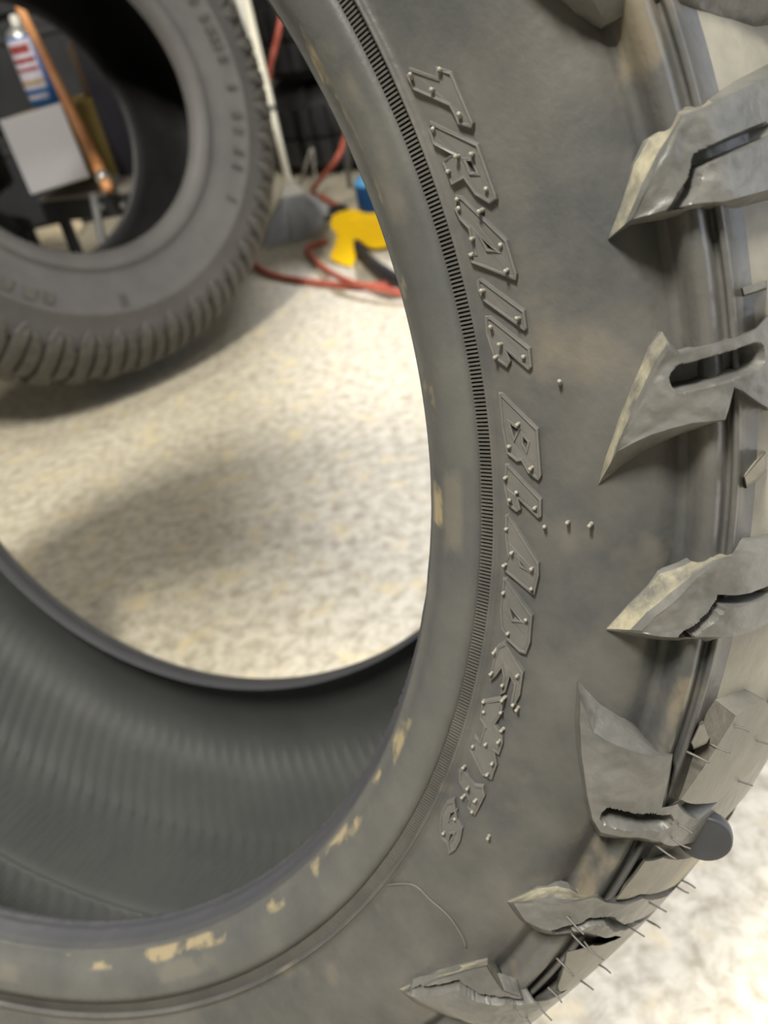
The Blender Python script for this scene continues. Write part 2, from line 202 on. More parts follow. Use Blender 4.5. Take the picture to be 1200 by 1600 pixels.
# right wall has the open roller door that lets the daylight in
for c,s in (((2.85,-1.85,1.3),(.1,1.5,2.8)),((2.85,2.25,1.3),(.1,2.8,2.8)),((2.85,-.13,2.4),(.1,1.96,.6))):
    tag(box('wall_right',c,s,M['plaster'],bev=0),None,None,kind='structure')
tag(box('ceiling',(.15,.55,2.75),(5.6,6.3,.1),M['plaster'],bev=0),None,None,kind='structure')
# ================= TYRE 1 (foreground) =================
K=np.array([(.2826,.0300,.2826,.0315),(.290,.0325,.290,.0345),(.300,.0350,.3005,.0380),(.310,.0370,.311,.0425),(.320,.0378,.322,.0460),(.330,.0360,.334,.0455),(.338,.0335,.344,.0405),(.3465,.029,.352,.034),(.3545,.0195,.361,.020),(.3645,.003,.371,.002),(.3735,-.017,.381,-.018),(.383,-.045,.392,-.045),(.386,-.08,.400,-.08),(.389,-.12,.403,-.12)])
def kr(s):
    if s>13: r=kr(26-s); return np.array([r[0],-.24-r[1],r[2],-.24-r[3]])
    i=int(min(max(math.floor(s),0),len(K)-2)); t=s-i
    a=K[max(i-1,0)];b=K[i];c=K[i+1];d=K[min(i+2,len(K)-1)] if i<12 else K[11]*[1,0,1,0]+[0,-.155,0,-.155]
    return .5*(2*b+(c-a)*t+(2*a-5*b+4*c-d)*t*t+(3*b-a-3*c+d)*t**3)
def P(s,ph,h):
    k=kr(s); r=k[0]*(1-h)+k[2]*h; z=k[1]*(1-h)+k[3]*h; a=math.radians(ph)
    return Vector((r*math.cos(a),r*math.sin(a),z))
T1=thing('off_road_tyre','large new off-road tyre in the foreground with raised TRAIL BLADE MTS lettering','tyre',M4(M1,C1))
side=[(.2808,.0288),(.2812,.0305),(.2818,.0308),(.2822,.0300),(.2827,.0306),(.2832,.0300),(.285,.0306),(.290,.0325),(.300,.0350),(.310,.0370),(.320,.0376),(.326,.0368),(.3290,.0345),(.3315,.0318),(.3332,.0305),(.3348,.0312),(.3365,.0338),(.3385,.0364),(.3402,.0373),(.3420,.0362),(.3433,.0328),(.3440,.0302),(.3450,.0298),(.3454,.0314),(.3459,.0326),(.3470,.0322),(.3477,.0298),(.349,.0262),(.352,.0225)]
crown=[tuple(kr(s)[:2]) for s in np.arange(8,18.01,.5)]
far_side=[(r,-.24-z) for r,z in side[::-1]]
def wav(i,a,j,r,z):
    n_=noise.noise(Vector((r*math.cos(a)*18,r*math.sin(a)*18,z*18)))
    return r,z+(.0009*n_ if .285<r<.343 else 0)
M['sunlit_floor']=mat('sunlit_tread_floor',(.20,.185,.15),.5,.5,col2=(.34,.32,.26),scale=22,bump=.4,bscale=160)  # sunlit brightness of the groove floor put into its colour
revolve('carcass',side,720,M['wall'],T1,jit=wav); revolve('far_sidewall',far_side,360,M['wall'],T1)
revolve('tread_floor',[side[-1]]+crown+[far_side[0]],360,M['sunlit_floor'],T1)
toe=[(.2568,-.0050),(.2540,-.0005)]
beadp=[(.2545,.0004),(.2552,.0025),(.2549,.0045),(.2558,.0052),(.2560,.0085),(.2572,.0100),(.2574,.0132),(.2578,.0146),(.2584,.0152),(.2594,.0156),(.2615,.0190),(.2650,.0222),(.2690,.0248),(.2730,.0264),(.2768,.0273),(.2771,.0257),(.2809,.0263),(.2811,.0290)]
def jag(i,a,j,r,z):
    if j in(1,2): r+=.0005*noise.noise(Vector((a*160,j*3,0)))+.0004*random.random(); z+=.0006*noise.noise(Vector((a*90,5,0)))
    elif 2<j<7: r+=.0004*noise.noise(Vector((a*25,z*300,1)))
    return r,z
revolve('bead',toe+beadp,1440,M['bead'],T1,jit=jag)
revolve('far_bead',[(r,-.24-z) for r,z in (toe+beadp)],360,M['bead'],T1)
# knurled band: fine radial teeth in the recess beside the rim line
V=[];F=[]
nt=1500
for k in range(nt):
    a=math.tau*k/nt; da=math.tau/nt*.29; b=len(V)
    for r,z,s in ((.2770,.0250,1),(.2810,.0256,1),(.2770,.0277,.85),(.2810,.0284,.85)):
        for sg in(-1,1): V.append((r*math.cos(a+sg*da*s),r*math.sin(a+sg*da*s),z))
    F+=[(b+4,b+6,b+7,b+5),(b,b+4,b+5,b+1),(b+2,b+3,b+7,b+6),(b,b+2,b+6,b+4),(b+1,b+5,b+7,b+3)]
link('knurled_band',V,F,M['knurl'],T1,smooth=False,kind='stuff')
# inner liner with slanted transverse ribs
lin=cr([(.2568,-.0050),(.262,.0040),(.272,.0120),(.290,.0200),(.312,.0250),(.330,.0215),(.345,.0080),(.357,-.018),(.366,-.045),(.3715,-.075),(.3735,-.100),(.3738,-.116),(.3726,-.1175),(.3740,-.1195),(.374,-.12)],3)
lin2=cr([(.2568,-.0050),(.262,.0040),(.272,.0120),(.290,.0200),(.312,.0250),(.330,.0215),(.345,.0080),(.3545,-.0130),(.3600,-.0300),(.3640,-.0400),(.3660,-.0450),(.3690,-.058),(.3720,-.085),(.374,-.12)],3)
lin=[tuple(p) for p in lin]; lin=lin+[(r,-.24-z) for r,z in lin2[::-1][1:]]
NR=182
def rib(i,a,j,r,z):
    if .30<r: 
        am=min(1,(r-.30)/.02)
        if -.140<z<-.116: am*=.08
        ph=(a*NR+RTW*z*NR)/math.tau; q=abs(((ph)%1)-.5)*2
        r+=am*.0024*min(1,max(0,1.7-(1-q)*8))
    return r,z
RTW=-1.6
revolve('inner_liner',lin,NR*13,M['liner'],T1,jit=rib)
# lugs
def seg_dist(p,a,b):
    ab=b-a; t=max(0,min(1,(p-a).dot(ab)/(ab.length_squared+1e-12))); return (p-(a+ab*t)).length
def loft(name,bh,th,tl,bl,sub=8,gro=None,m=None,amp=.0006,rows=26,edge=0):
    K_=len(th)
    def dens(Q,t):
        i=min(int(t),K_-2); u=t-i; return (Q[i][0]*(1-u)+Q[i+1][0]*u, Q[i][1]*(1-u)+Q[i+1][1]*u)
    ts=np.linspace(0,K_-1,(K_-1)*sub+1); V=[];F=[];FM=[]
    G=None
    if gro: G=[P(gro[0][i][0]*(1-u)+gro[0][i+1][0]*u,gro[0][i][1]*(1-u)+gro[0][i+1][1]*u,1) for i in range(len(gro[0])-1) for u in (0,.2,.4,.6,.8,1)]
    rr=[(0,-.15),(0,.0)]; 
    nr=rows+7; grid=[]
    for t in ts:
        a,b,c,d=dens(bh,t),dens(th,t),dens(tl,t),dens(bl,t); row=[]
        row.append(P(a[0],a[1],-.25))
        for u in (.0,.35,.7): row.append(P(a[0]*(1-u)+b[0]*u,a[1]*(1-u)+b[1]*u,.02+.98*u))
        for k in range(rows):
            u=k/(rows-1); s=b[0]*(1-u)+c[0]*u; ph=b[1]*(1-u)+c[1]*u
            h=1.0; p=P(s,ph,1)
            if G is not None:
                dd=min(seg_dist(p,G[q],G[q+1]) for q in range(len(G)-1)); wd=gro[1]
                if dd<wd*1.35: h-=gro[2]*min(1,(wd*1.35-dd)/(wd*.35))
            p=P(s,ph,h); e=min(u,1-u)*6
            n_=noise.noise(p*120)+.6*noise.noise(p*300)
            if s<8: h+=n_*amp/.008*min(1,e+.3)
            row.append(P(s,ph,h))
        for u in (.7,.35,.0): row.append(P(d[0]*(1-u)+c[0]*u,d[1]*(1-u)+c[1]*u,.02+.98*u))
        row.append(P(d[0],d[1],-.25)); grid.append(row)
    W=len(grid[0])
    for row in grid: V+=row
    for i in range(len(grid)-1):
        for j in range(W-1):
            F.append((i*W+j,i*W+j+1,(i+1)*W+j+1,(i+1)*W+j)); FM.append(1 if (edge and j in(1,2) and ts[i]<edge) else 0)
    F.append(tuple(range(W))[::-1]); e=(len(grid)-1)*W; F.append(tuple(range(e,e+W)))
    o=link(name,V,F,m or M['lug'],T1)
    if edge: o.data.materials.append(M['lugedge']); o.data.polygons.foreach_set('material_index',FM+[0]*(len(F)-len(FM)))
    bm=bmesh.new(); bm.from_mesh(o.data); bmesh.ops.remove_doubles(bm,verts=bm.verts,dist=1e-5); bmesh.ops.recalc_face_normals(bm,faces=bm.faces); bm.to_mesh(o.data); bm.free()
    o.data.set_sharp_from_angle(angle=math.radians(38))
    return o
EXT={'A':(62.6,58.0,[9.5,11,12.6]),'B':(53.4,49.6,[9,11,12.4]),'C':(42.6,38.6,[9.5,11,12.6]),'D':(28.3,24.6,[9,11,12.2]),'E':(22.0,18.6,[11,12.6]),'F':(14.0,9.2,[8,9.5,11,12.6]),'G':(31.0,27.6,[10,11.5,12.6]),'I':(22.6,19.6,[9.8,10.3]),'J':(16.8,12.0,[9.2,10])}
def fix(k):
    bh,th,tl,bl=[[list(q) for q in x] for x in LUGS[k]]
    for i in range(len(th)):
        if th[i][0]>7.4: bh[i]=[th[i][0],th[i][1]+.35]
        if tl[i][0]>7.4: bl[i]=[tl[i][0],tl[i][1]-.35]
    if k in EXT:
        hi,lo,ss=EXT[k]
        for s in ss:
            if s<=max(th[-1][0],tl[-1][0])-.01: continue
            th.append([s,hi]); tl.append([s,lo]); bh.append([s,hi+.35]); bl.append([s,lo-.35])
    return bh,th,tl,bl
made={}
for k in LUGS:
    bh,th,tl,bl=fix(k) if k not in 'PQR' else LUGS[k]; g=GROOVES.get(k)
    big=k in 'ABCDEF'
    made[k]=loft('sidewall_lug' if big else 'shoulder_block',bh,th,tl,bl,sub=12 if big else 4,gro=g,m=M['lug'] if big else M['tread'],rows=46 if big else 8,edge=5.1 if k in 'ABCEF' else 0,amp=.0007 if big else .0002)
    if big: made[k]['label']='raised shoulder lug of the tyre'
# the pattern repeats every 20 degrees: copies of the first pair of lugs run on round the tyre out of the frame
for q in range(1,16):
    dup(made['A'],T1,math.radians(20*q))
    if q%2: dup(made['D'],T1,math.radians(20*(q+1)))
    else: dup(made['B'],T1,math.radians(20*q))
# centre tread blocks
def block(s0,s1,p0,p1,sk,name='tread_block'):
    bh=[[s,p1+sk*(s-s0)] for s in np.linspace(s0,s1,4)]; bl=[[s,p0+sk*(s-s0)] for s in np.linspace(s0,s1,4)]
    th=[[s,p-.15] for s,p in bh]; tl=[[s,p+.15] for s,p in bl]
    return loft(name,bh,th,tl,bl,sub=2,m=M['tread'],rows=3,amp=0)
b1=block(12.85,14.5,0,3.6,1.2); b2=block(14.8,17.5,1.5,6.2,-.5)
for q in range(36):
    for b in (b1,b2):
        if q: dup(b,T1,math.radians(10*q))
# letters: flat raised face with a proud border
def letter(ch,outer,holes):
    V=[];F=[]; polys=[outer]+holes
    def lv(poly,h): 
        b=len(V)
        for s,p in poly: V.append(PL(s,p,h))
        return b
    def PL(s,p,h):
        q=P(s,p,0); return q+Vector((0,0,h))
    fl=[PL(s,p,0) for poly in polys for s,p in poly]
    tess=tessellate_polygon([[Vector((PL(s,p,0).x,PL(s,p,0).y,0)) for s,p in poly] for poly in polys])
    hf=.0009
    b=len(V); V+= [v+Vector((0,0,hf)) for v in fl]
    for t in tess:
        A,B,C=[fl[i] for i in t]; n_=(B-A).cross(C-A).z; F.append(tuple(b+i for i in (t if n_>0 else t[::-1])))
    # walls and border
    off=0
    for pi,poly in enumerate(polys):
        n=len(poly); pts=[PL(s,p,0) for s,p in poly]; cen=sum(pts,Vector())/n
        area_=sum(pts[i].x*pts[(i+1)%n].y-pts[(i+1)%n].x*pts[i].y for i in range(n)); sg=1 if area_>0 else -1
        if pi: sg=-sg
        rings=[]
        for d,h in ((-.0005,-.0012),(-.0001,.0010),(.0,.0013),(.0006,.0013),(.0008,.0008)):
            ring=[]
            for i in range(n):
                a=pts[i]-pts[i-1]; c=pts[(i+1)%n]-pts[i]; a.z=c.z=0; a.normalize(); c.normalize()
                na=Vector((-a.y,a.x,0)); nc=Vector((-c.y,c.x,0)); nn=(na+nc); 
                if nn.length<.3: nn=na
                nn.normalize(); k=min(2.2,1/max(.45,nn.dot(na)))
                ring.append(pts[i]+nn*sg*d*k+Vector((0,0,h)))
            b=len(V); V.extend(ring); rings.append(b)
        for a_,b_ in zip(rings,rings[1:]):
            for i in range(n):
                f_=(a_+i,a_+(i+1)%n,b_+(i+1)%n,b_+i); F.append(f_ if sg>0 else f_[::-1])
    o=link('raised_letter',V,F,M['letter'],T1,smooth=False); return o
for ch,o_,h_ in LETTERS: letter(ch,o_,h_)['label']='raised rubber letter '+ch
# vent nubs (small, joined) and long vent hairs
V=[];F=[]
for s,ph in VENTS:
    p=P(s,ph,.2); d=Vector((math.cos(math.radians(ph+random.uniform(-30,30)))*-.3,random.uniform(-.3,.3),1)).normalized(); L_=random.uniform(.0016,.0030)
    if s>6: d=(d+Vector((.3,.3,0))).normalized()
    x=d.cross(Vector((1,0,0))).normalized(); y=d.cross(x); b=len(V)
    for t,r in ((-.3,.0007),(.5,.0005),(.9,.0006),(1,.0003)):
        for k in range(6): V.append(p+d*L_*t+(x*math.cos(k*math.pi/3)+y*math.sin(k*math.pi/3))*r)
    for q in range(3):
        for k in range(6): F.append((b+q*6+k,b+q*6+(k+1)%6,b+q*6+6+(k+1)%6,b+q*6+6+k))
    F.append(tuple(b+18+k for k in range(6)))
link('vent_nubs',V,F,M['nub'],T1,kind='stuff')
for s,ph in HAIRS:
    p=P(s,ph,1); q=P(s,ph,0); d=(p-q).normalized()
    if s>4: d=(d*.6+Vector((math.cos(math.radians(ph)),math.sin(math.radians(ph)),.0))*.8).normalized()
    L_=random.uniform(.004,.0065); bend=Vector((random.uniform(-1,1),random.uniform(-1,1),random.uniform(-.5,.5)))*.0008
    tube('vent_hair',[p-d*.002,p+d*L_*.5+bend,p+d*L_],[.0004,.00035,.0003],M['hair'],T1,seg=5,n=3)
pts=[P(s,p,0)+Vector((0,0,.0002)) for s,p in MOLD]
tube('mould_line',pts,.00025,M['mold'],T1,seg=5,n=4)
# rounded rubber boss at the edge of the tread
bp_=P(8.6,25.6,1.15)
bm=bmesh.new(); bmesh.ops.create_uvsphere(bm,u_segments=28,v_segments=16,radius=.0092)
for v in bm.verts:
    v.co.z=max(-.0026,min(.0026,v.co.z))
bmesh.ops.transform(bm,matrix=Matrix.Translation(bp_),verts=bm.verts)
me=bpy.data.meshes.new('rubber_boss'); bm.to_mesh(me); bm.free(); me.materials.append(mat('dark_boss_rubber',(.032,.035,.045),.4,col2=(.05,.052,.06),scale=60)); me.polygons.foreach_set('use_smooth',[True]*len(me.polygons))
ob=bpy.data.objects.new('rubber_boss',me); COL.objects.link(ob); ob.parent=T1; ob['label']='smooth half-round dark rubber boss'
# ================= TYRE 2 (leaning behind) =================
def small_tyre(root,R,rb,wd,m,n=180,lugs=0,ml=None,hw=None):
    k=(R-rb)/.215; q=[(.0,.0),(.004,.010),(.012,.018),(.022,.022),(.028,.022),(.031,.017),(.036,.016),(.050,.021),(.075,.029),(.090,.030),(.094,.033),(.098,.033),(.102,.029),(.125,.021),(.150,.005),(.172,-.014),(.184,-.036),(.190,-.06),(.194,-.09)]
    pr=[(rb+a*k,b) for a,b in q]; pr=pr+[(r,-wd-z) for r,z in pr[::-1]]
    inn=[(rb,0),(rb+.006,-.006),(rb+.03*k,.004),(rb+.10*k,.016),(rb+.15*k,.006),(rb+.18*k,-.03),(rb+.19*k,-.07)]
    inn=inn+[(r,-wd-z) for r,z in inn[::-1]]
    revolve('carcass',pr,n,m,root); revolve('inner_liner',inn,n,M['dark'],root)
    return k
T2=thing('all_terrain_tyre','used all-terrain tyre leaning behind, hub hole showing a cart with paper and spray can','tyre',M4(M2,C2))
k2=small_tyre(T2,.4316,.216,.22,M['t2'])
def extr(name,poly,h0,h1,fn,m,parent,inset=.0):
    """poly in (s,t) loops mapped by fn(s,t,h)"""
    n=len(poly); cs=sum(p[0] for p in poly)/n; ct=sum(p[1] for p in poly)/n
    V=[fn(a,b,h0) for a,b in poly]+[fn(a,b,h0+(h1-h0)*.8) for a,b in poly]+[fn(cs+(a-cs)*(1-inset),ct+(b-ct)*(1-inset),h1) for a,b in poly]
    F=[tuple(range(n))[::-1],tuple(range(2*n,3*n))]
    for r in range(2):
        for i in range(n): F.append((r*n+i,r*n+(i+1)%n,(r+1)*n+(i+1)%n,(r+1)*n+i))
    o=link(name,V,F,m,parent,smooth=False)
    bm=bmesh.new(); bm.from_mesh(o.data); bmesh.ops.recalc_face_normals(bm,faces=bm.faces); bm.to_mesh(o.data); bm.free()
    return o
# profile of tyre-2 shoulder: u=0 at sidewall ridge, 1 crown edge, 2 crown centre
PU=[(0,.325,.022),(.25,.347,.013),(.5,.369,.000),(.75,.387,-.017),(1,.400,-.037),(1.5,.408,-.062),(2,.412,-.10)]
def f2(u,t,h):
    us=[p[0] for p in PU]; r=float(np.interp(u,us,[p[1] for p in PU])); z=float(np.interp(u,us,[p[2] for p in PU]))
    e=.02; dr=float(np.interp(u+e,us,[p[1] for p in PU]))-float(np.interp(u-e,us,[p[1] for p in PU])); dz=float(np.interp(u+e,us,[p[2] for p in PU]))-float(np.interp(u-e,us,[p[2] for p in PU]))
    l=math.hypot(dr,dz) or 1; nr,nz=-dz/l,dr/l
    r+=nr*h; z+=nz*h; a=t
    return Vector((r*math.cos(a),r*math.sin(a),z))
NL=44; st=math.tau/NL
def strip2(name,uu,lo,hi,h,m):
    V=[];F=[]
    n=len(uu)
    for i,u in enumerate(uu):
        hh=h*(.35 if i==0 else 1)
        for t,q in ((lo[i],-.006),(lo[i]+.02,hh*.85),(lo[i]+.06,hh),(hi[i]-.06,hh),(hi[i]-.02,hh*.85),(hi[i],-.006)): V.append(f2(u,t*st,q))
    for i in range(n-1):
        for j in range(5): F.append((i*6+j,i*6+j+1,i*6+7+j,i*6+6+j))
    F.append(tuple(range(6))[::-1]); F.append(tuple(range((n-1)*6,n*6)))
    o=link(name,V,F,m,T2,smooth=False)
    bm=bmesh.new(); bm.from_mesh(o.data); bmesh.ops.recalc_face_normals(bm,faces=bm.faces); bm.to_mesh(o.data); bm.free(); return o
la=strip2('shoulder_lug',[.12,.3,.5,.75,1,1.3],[.34,.06,.02,.02,.02,-.04],[.40,.49,.48,.45,.45,.42],.011,M['t2lug'])
lb=strip2('shoulder_lug',[.12,.3,.5,.75,1,1.3],[.42,.52,.52,.52,.52,.48],[.52,.80,.93,.95,.95,.9],.010,M['t2lug'])
tip=strip2('lug_edge',[.08,.2,.32],[.28,.10,.0],[.42,.22,.12],.0125,M['t2'])
cb=strip2('tread_block',[1.42,1.6,1.8,2.0],[.1,.0,.15,.1],[.75,.65,.8,.75],.011,M['t2lug'])
for q in range(1,NL):
    for o in (la,lb,tip,cb): dup(o,T2,q*st)
# far half of the tread: simple blocks
for q in range(NL):
    c=dup(cb,T2,0); c.matrix_local=Matrix.Translation((0,0,-.22))@Matrix.Rotation(math.pi,4,'X')@Matrix.Rotation(q*st,4,'Z'); c.name='tread_block'
# raised marks on its sidewall, too blurred to read
mk=None
def tmark(phd,r0,r1,w):
    a0=math.radians(phd-w/2);a1=math.radians(phd+w/2)
    V=[];z0,z1=.026,.0325
    for r in (r0,r1):
        for a in (a0,a1):
            for z in (z0,z1): V.append((r*math.cos(a),r*math.sin(a),z))
    return link('raised_mark',V,[(0,1,3,2),(4,6,7,5),(0,4,5,1),(2,3,7,6),(1,5,7,3),(0,2,6,4)],M['t2lug'],T2,smooth=False)
for d,w_ in MARKS: tmark(d,.286,.304,w_)
# ================= background =================
def W(p): return Vector(p)
M['white']=mat('white_plastic',(.80,.79,.74),.4,col2=(.7,.69,.63),scale=30)
M['handle']=mat('cream_metal_pole',(.82,.80,.68),.35,col2=(.74,.7,.58),scale=12)
M['wood']=mat('orange_wood',(.62,.26,.09),.4,.5,col2=(.72,.36,.16),scale=18)
M['paper']=mat('white_paper',(.84,.83,.86),.8,col2=(.8,.79,.83),scale=4)
M['card']=mat('brown_cardboard',(.10,.065,.035),.8,col2=(.15,.10,.055),scale=12)
M['ochre']=mat('ochre_board',(.24,.17,.03),.6,col2=(.3,.21,.05),scale=10)
M['steel']=mat('charcoal_steel',(.022,.023,.027),.5,.5,col2=(.032,.034,.04),scale=8)
M['taupe']=mat('taupe_shelf_mat',(.22,.20,.18),.7,col2=(.27,.25,.22),scale=15)
M['blue']=mat('blue_can_paint',(.02,.13,.42),.3,.5,col2=(.03,.17,.5),scale=9)
M['lav']=mat('can_label_white',(.62,.60,.70),.35,.5)
M['red']=mat('can_label_red',(.30,.05,.05),.4)
M['gold']=mat('can_label_gold',(.5,.33,.08),.4)
M['navy']=mat('blue_bottle_plastic',(.01,.05,.14),.3,.5,col2=(.015,.07,.19),scale=12)
M['sky']=mat('light_blue_cap',(.10,.38,.72),.35)
M['hose']=mat('red_rubber_hose',(.42,.085,.055),.45,.5,col2=(.5,.13,.085),scale=20)
M['yellow']=mat('yellow_plastic',(.88,.56,.004),.4,.5,col2=(.84,.50,.004),scale=8)
M['bristle']=mat('grey_bristles',(.40,.405,.41),.6,col2=(.52,.53,.54),scale=60)
M['chrome']=mat('bright_screw',(.6,.6,.58),.3,metal=.8)
M['navysteel']=mat('blue_grey_panel',(.045,.047,.065),.5,col2=(.06,.06,.085),scale=6)
M['grey']=mat('grey_steel_leg',(.16,.16,.165),.45)
# tool cart seen through the second tyre
C_=W((-.575,1.94,0)); E_=W((-.33,1.80,0)); ex=(E_-C_).normalized(); ey=Vector((-ex.y,ex.x,0)); Lc=.25
RC=Matrix((ex,ey,Vector((0,0,1)))).transposed()
def CP(a,b,z): return C_+ex*a+ey*b+Vector((0,0,z))
CT=thing('tool_cart','low charcoal steel cart seen through the leaning tyre','cart',Matrix.Translation(CP(.2,.2,0)))
def cbox(name,a,b,z,s,m,bev=.002,par=None):
    o=box(name,(0,0,0),s,m,bev=bev); 
    mw=Matrix.Translation(CP(a,b,z))@RC.to_4x4()
    if par: o.parent=par; o.matrix_parent_inverse=par.matrix_world.inverted() if False else Matrix.Translation(-CP(.2,.2,0))
    o.matrix_world=mw if not par else mw
    if par: o.matrix_parent_inverse=Matrix.Identity(4); o.matrix_basis=Matrix.Translation(-CP(.2,.2,0))@mw
    return o
cbox('front_beam',Lc/2,.012,.2285,(Lc,.024,.043),M['steel'],par=CT)
cbox('back_beam',Lc/2,.40,.2285,(Lc,.024,.043),M['steel'],par=CT)
cbox('shelf',Lc/2,.206,.254,(Lc,.41,.008),M['taupe'],.001,par=CT)
for a in (.02,Lc-.02):
    for b in (.03,.385): cbox('leg',a,b,.1035,(.02,.02,.207),M['steel'],par=CT)
for a in (.17,.225): cbox('bolt',a,-.004,.23,(.011,.009,.011),M['chrome'],.003,par=CT)
# thin grey rod standing before the cart
tag(tube('grey_rod',[(-.442,1.70,0.0),(-.436,1.74,.13),(-.425,1.80,.268)],.0085,M['grey'],n=3),'thin grey steel rod standing upright in front of the low cart','rod')
# ochre bin, can, cardboard box, paper
OB=thing('ochre_box','shallow ochre board box on the cart under the spray can','box',Matrix.Translation(CP(.08,.18,.258)))
def wbox(name,c,s,m,root,rot=RC,bev=.002):
    o=box(name,(0,0,0),s,m,bev=bev); o.parent=root; o.matrix_basis=Matrix.Translation(Vector(c)-root.matrix_world.translation)@rot.to_4x4(); return o
for nm,a,b,s in (('front_panel',.01,.10,(.18,.006,.148)),('back_panel',.01,.27,(.18,.006,.148)),('end_panel',-.077,.185,(.006,.164,.148)),('end_panel',.097,.185,(.006,.164,.148))):
    wbox(nm,CP(a,b,.258+.074),s,M['ochre'],OB)
wbox('lid',CP(.01,.185,.408),(.184,.18,.004),M['ochre'],OB)
def can(loc,r,h):
    t=thing('spray_can','blue and white aerosol can with red lettering on the ochre box','spray can',Matrix.Translation(loc))
    def cyl(nm,pr,m): return revolve(nm,pr,40,m,t)
    cyl('body',[(0,0),(r*.94,.0),(r,.004),(r,h*.80),(r*.96,h*.83)],M['blue'])
    def patch(nm,z0,z1,a0,a1,m,e=.0006):
        V=[];F=[];n=16
        for i in range(n+1):
            a=math.radians(a0+(a1-a0)*i/n)
            for rr,z in ((r+e,z0),(r+e,z1)): V.append((rr*math.cos(a),rr*math.sin(a),z))
        for i in range(n): F.append((2*i,2*i+2,2*i+3,2*i+1))
        return link(nm,V,F,m,t)
    patch('label',h*.30,h*.80,205,308,M['lav']); patch('label',h*.22,h*.28,205,308,M['lav'])
    patch('gold_band',h*.285,h*.325,205,310,M['gold'],.0009)
    for z0,z1,a1 in ((.64,.74,295),(.53,.59,302),(.43,.475,303)): patch('lettering',h*z0,h*z1,215,a1,M['red'],.0010)
    patch('label',h*.10,h*.16,215,300,M['lav'])
    cyl('dome',[(r*.96,h*.83),(r*.80,h*.90),(r*.5,h*.93),(r*.48,h*.95),(0,h*.95)],M['chrome'])
    cyl('nozzle',[(r*.3,h*.95),(r*.3,h*1.04),(r*.18,h*1.07),(0,h*1.07)],M['white'])
    return t
can(CP(-.052,.185,.4102),.033,.165)
bx=thing('cardboard_box','small dark brown cardboard box standing behind the can','box',Matrix.Translation(CP(.15,.21,.410)))
wbox('carton',CP(.085,.225,.4105+.05),(.07,.06,.10),M['card'],bx); 
wbox('lid_flap',CP(.085,.225,.4105+.1015),(.074,.064,.003),M['card'],bx)
# paper pad leaning
pa=[PAPER]
def slab(name,pts,th,m,parent=None,dirv=Vector((0,-1,.0))):
    n=len(pts); pts=[Vector(p) for p in pts]; nn=(pts[1]-pts[0]).cross(pts[2]-pts[0]).normalized()
    V=pts+[p+nn*th for p in pts]; F=[tuple(range(n)),tuple(range(n,2*n))[::-1]]+[(i,(i+1)%n,n+(i+1)%n,n+i) for i in range(n)]
    o=link(name,V,F,m,parent,smooth=False)
    bm=bmesh.new(); bm.from_mesh(o.data); bmesh.ops.recalc_face_normals(bm,faces=bm.faces); bmesh.ops.bevel(bm,geom=bm.edges[:],offset=abs(th)*.2,segments=2,affect='EDGES'); bm.to_mesh(o.data); bm.free(); return o
tag(slab('paper_pad',PAPER,.004,M['paper']),'white sheet of paper leaning on the ochre box on the cart','paper')
# orange wooden handle
wh=thing('wooden_handle','orange-brown wooden handle leaning diagonally across the hole of the rear tyre','handle',Matrix.Translation((0,0,0)))
tube('shaft',WOOD,[.0085,.010,.0125],M['wood'],wh,seg=14,n=6)
q0=Vector(WOOD[-1]); d0=(q0-Vector(WOOD[-2])).normalized()
tube('metal_clip',[q0-d0*.004,q0+d0*.012],.0145,M['chrome'],wh,seg=14,n=1)
tube('end_knob',[q0+d0*.012,q0+d0*.022,q0+d0*.036],[.010,.013,.008],M['wood'],wh,seg=14,n=4)
# blue-grey panel + cabinet added to keep the background dark
pn=thing('sheet_metal','blue-grey steel panel standing on the cart behind the wooden handle','panel',Matrix.Translation(CP(.185,.13,.258)))
wbox('sheet',CP(.185,.13,.258+.16),(.115,.01,.32),M['navysteel'],pn); wbox('edge_flange',CP(.185,.12,.258+.323),(.115,.03,.006),M['navysteel'],pn)
cb_=thing('backdrop_cabinet','tall charcoal cabinet added as a dark backdrop behind the cart and rear tyre','cabinet',Matrix.Translation((-.95,3.1,0)))
def part(nm,c,s,m,root,bev=.004):
    o=box(nm,Vector(c)-root.matrix_world.translation,s,m,bev=bev); o.parent=root; return o
part('body',(-.95,3.1,.75),(1.3,.5,1.5),M['dark'],cb_)
for z in (.16,.44,.72,1.0,1.28):
    dr=part('drawer',(-.95,2.84,z),(1.24,.02,.26),M['steel'],cb_); h=box('drawer_handle',Vector((0,-.27,z+.09)),(1.0,.014,.016),M['steel'],bev=.003); h.parent=dr
cy=[]
# carton scrap on the floor under the cart
sc=thing('cardboard_scrap','pale tan carton piece lying on the floor under the cart','carton',Matrix.Translation((-.60,2.02,0)))
M['tan']=mat('pale_carton',(.62,.52,.36),.8,col2=(.68,.62,.48),scale=15)
part('panel',SCRAP,(.17,.10,.008),M['tan'],sc,.001); part('flap',(SCRAP[0],SCRAP[1]+.05,SCRAP[2]+.012),(.17,.008,.03),M['tan'],sc,.001)
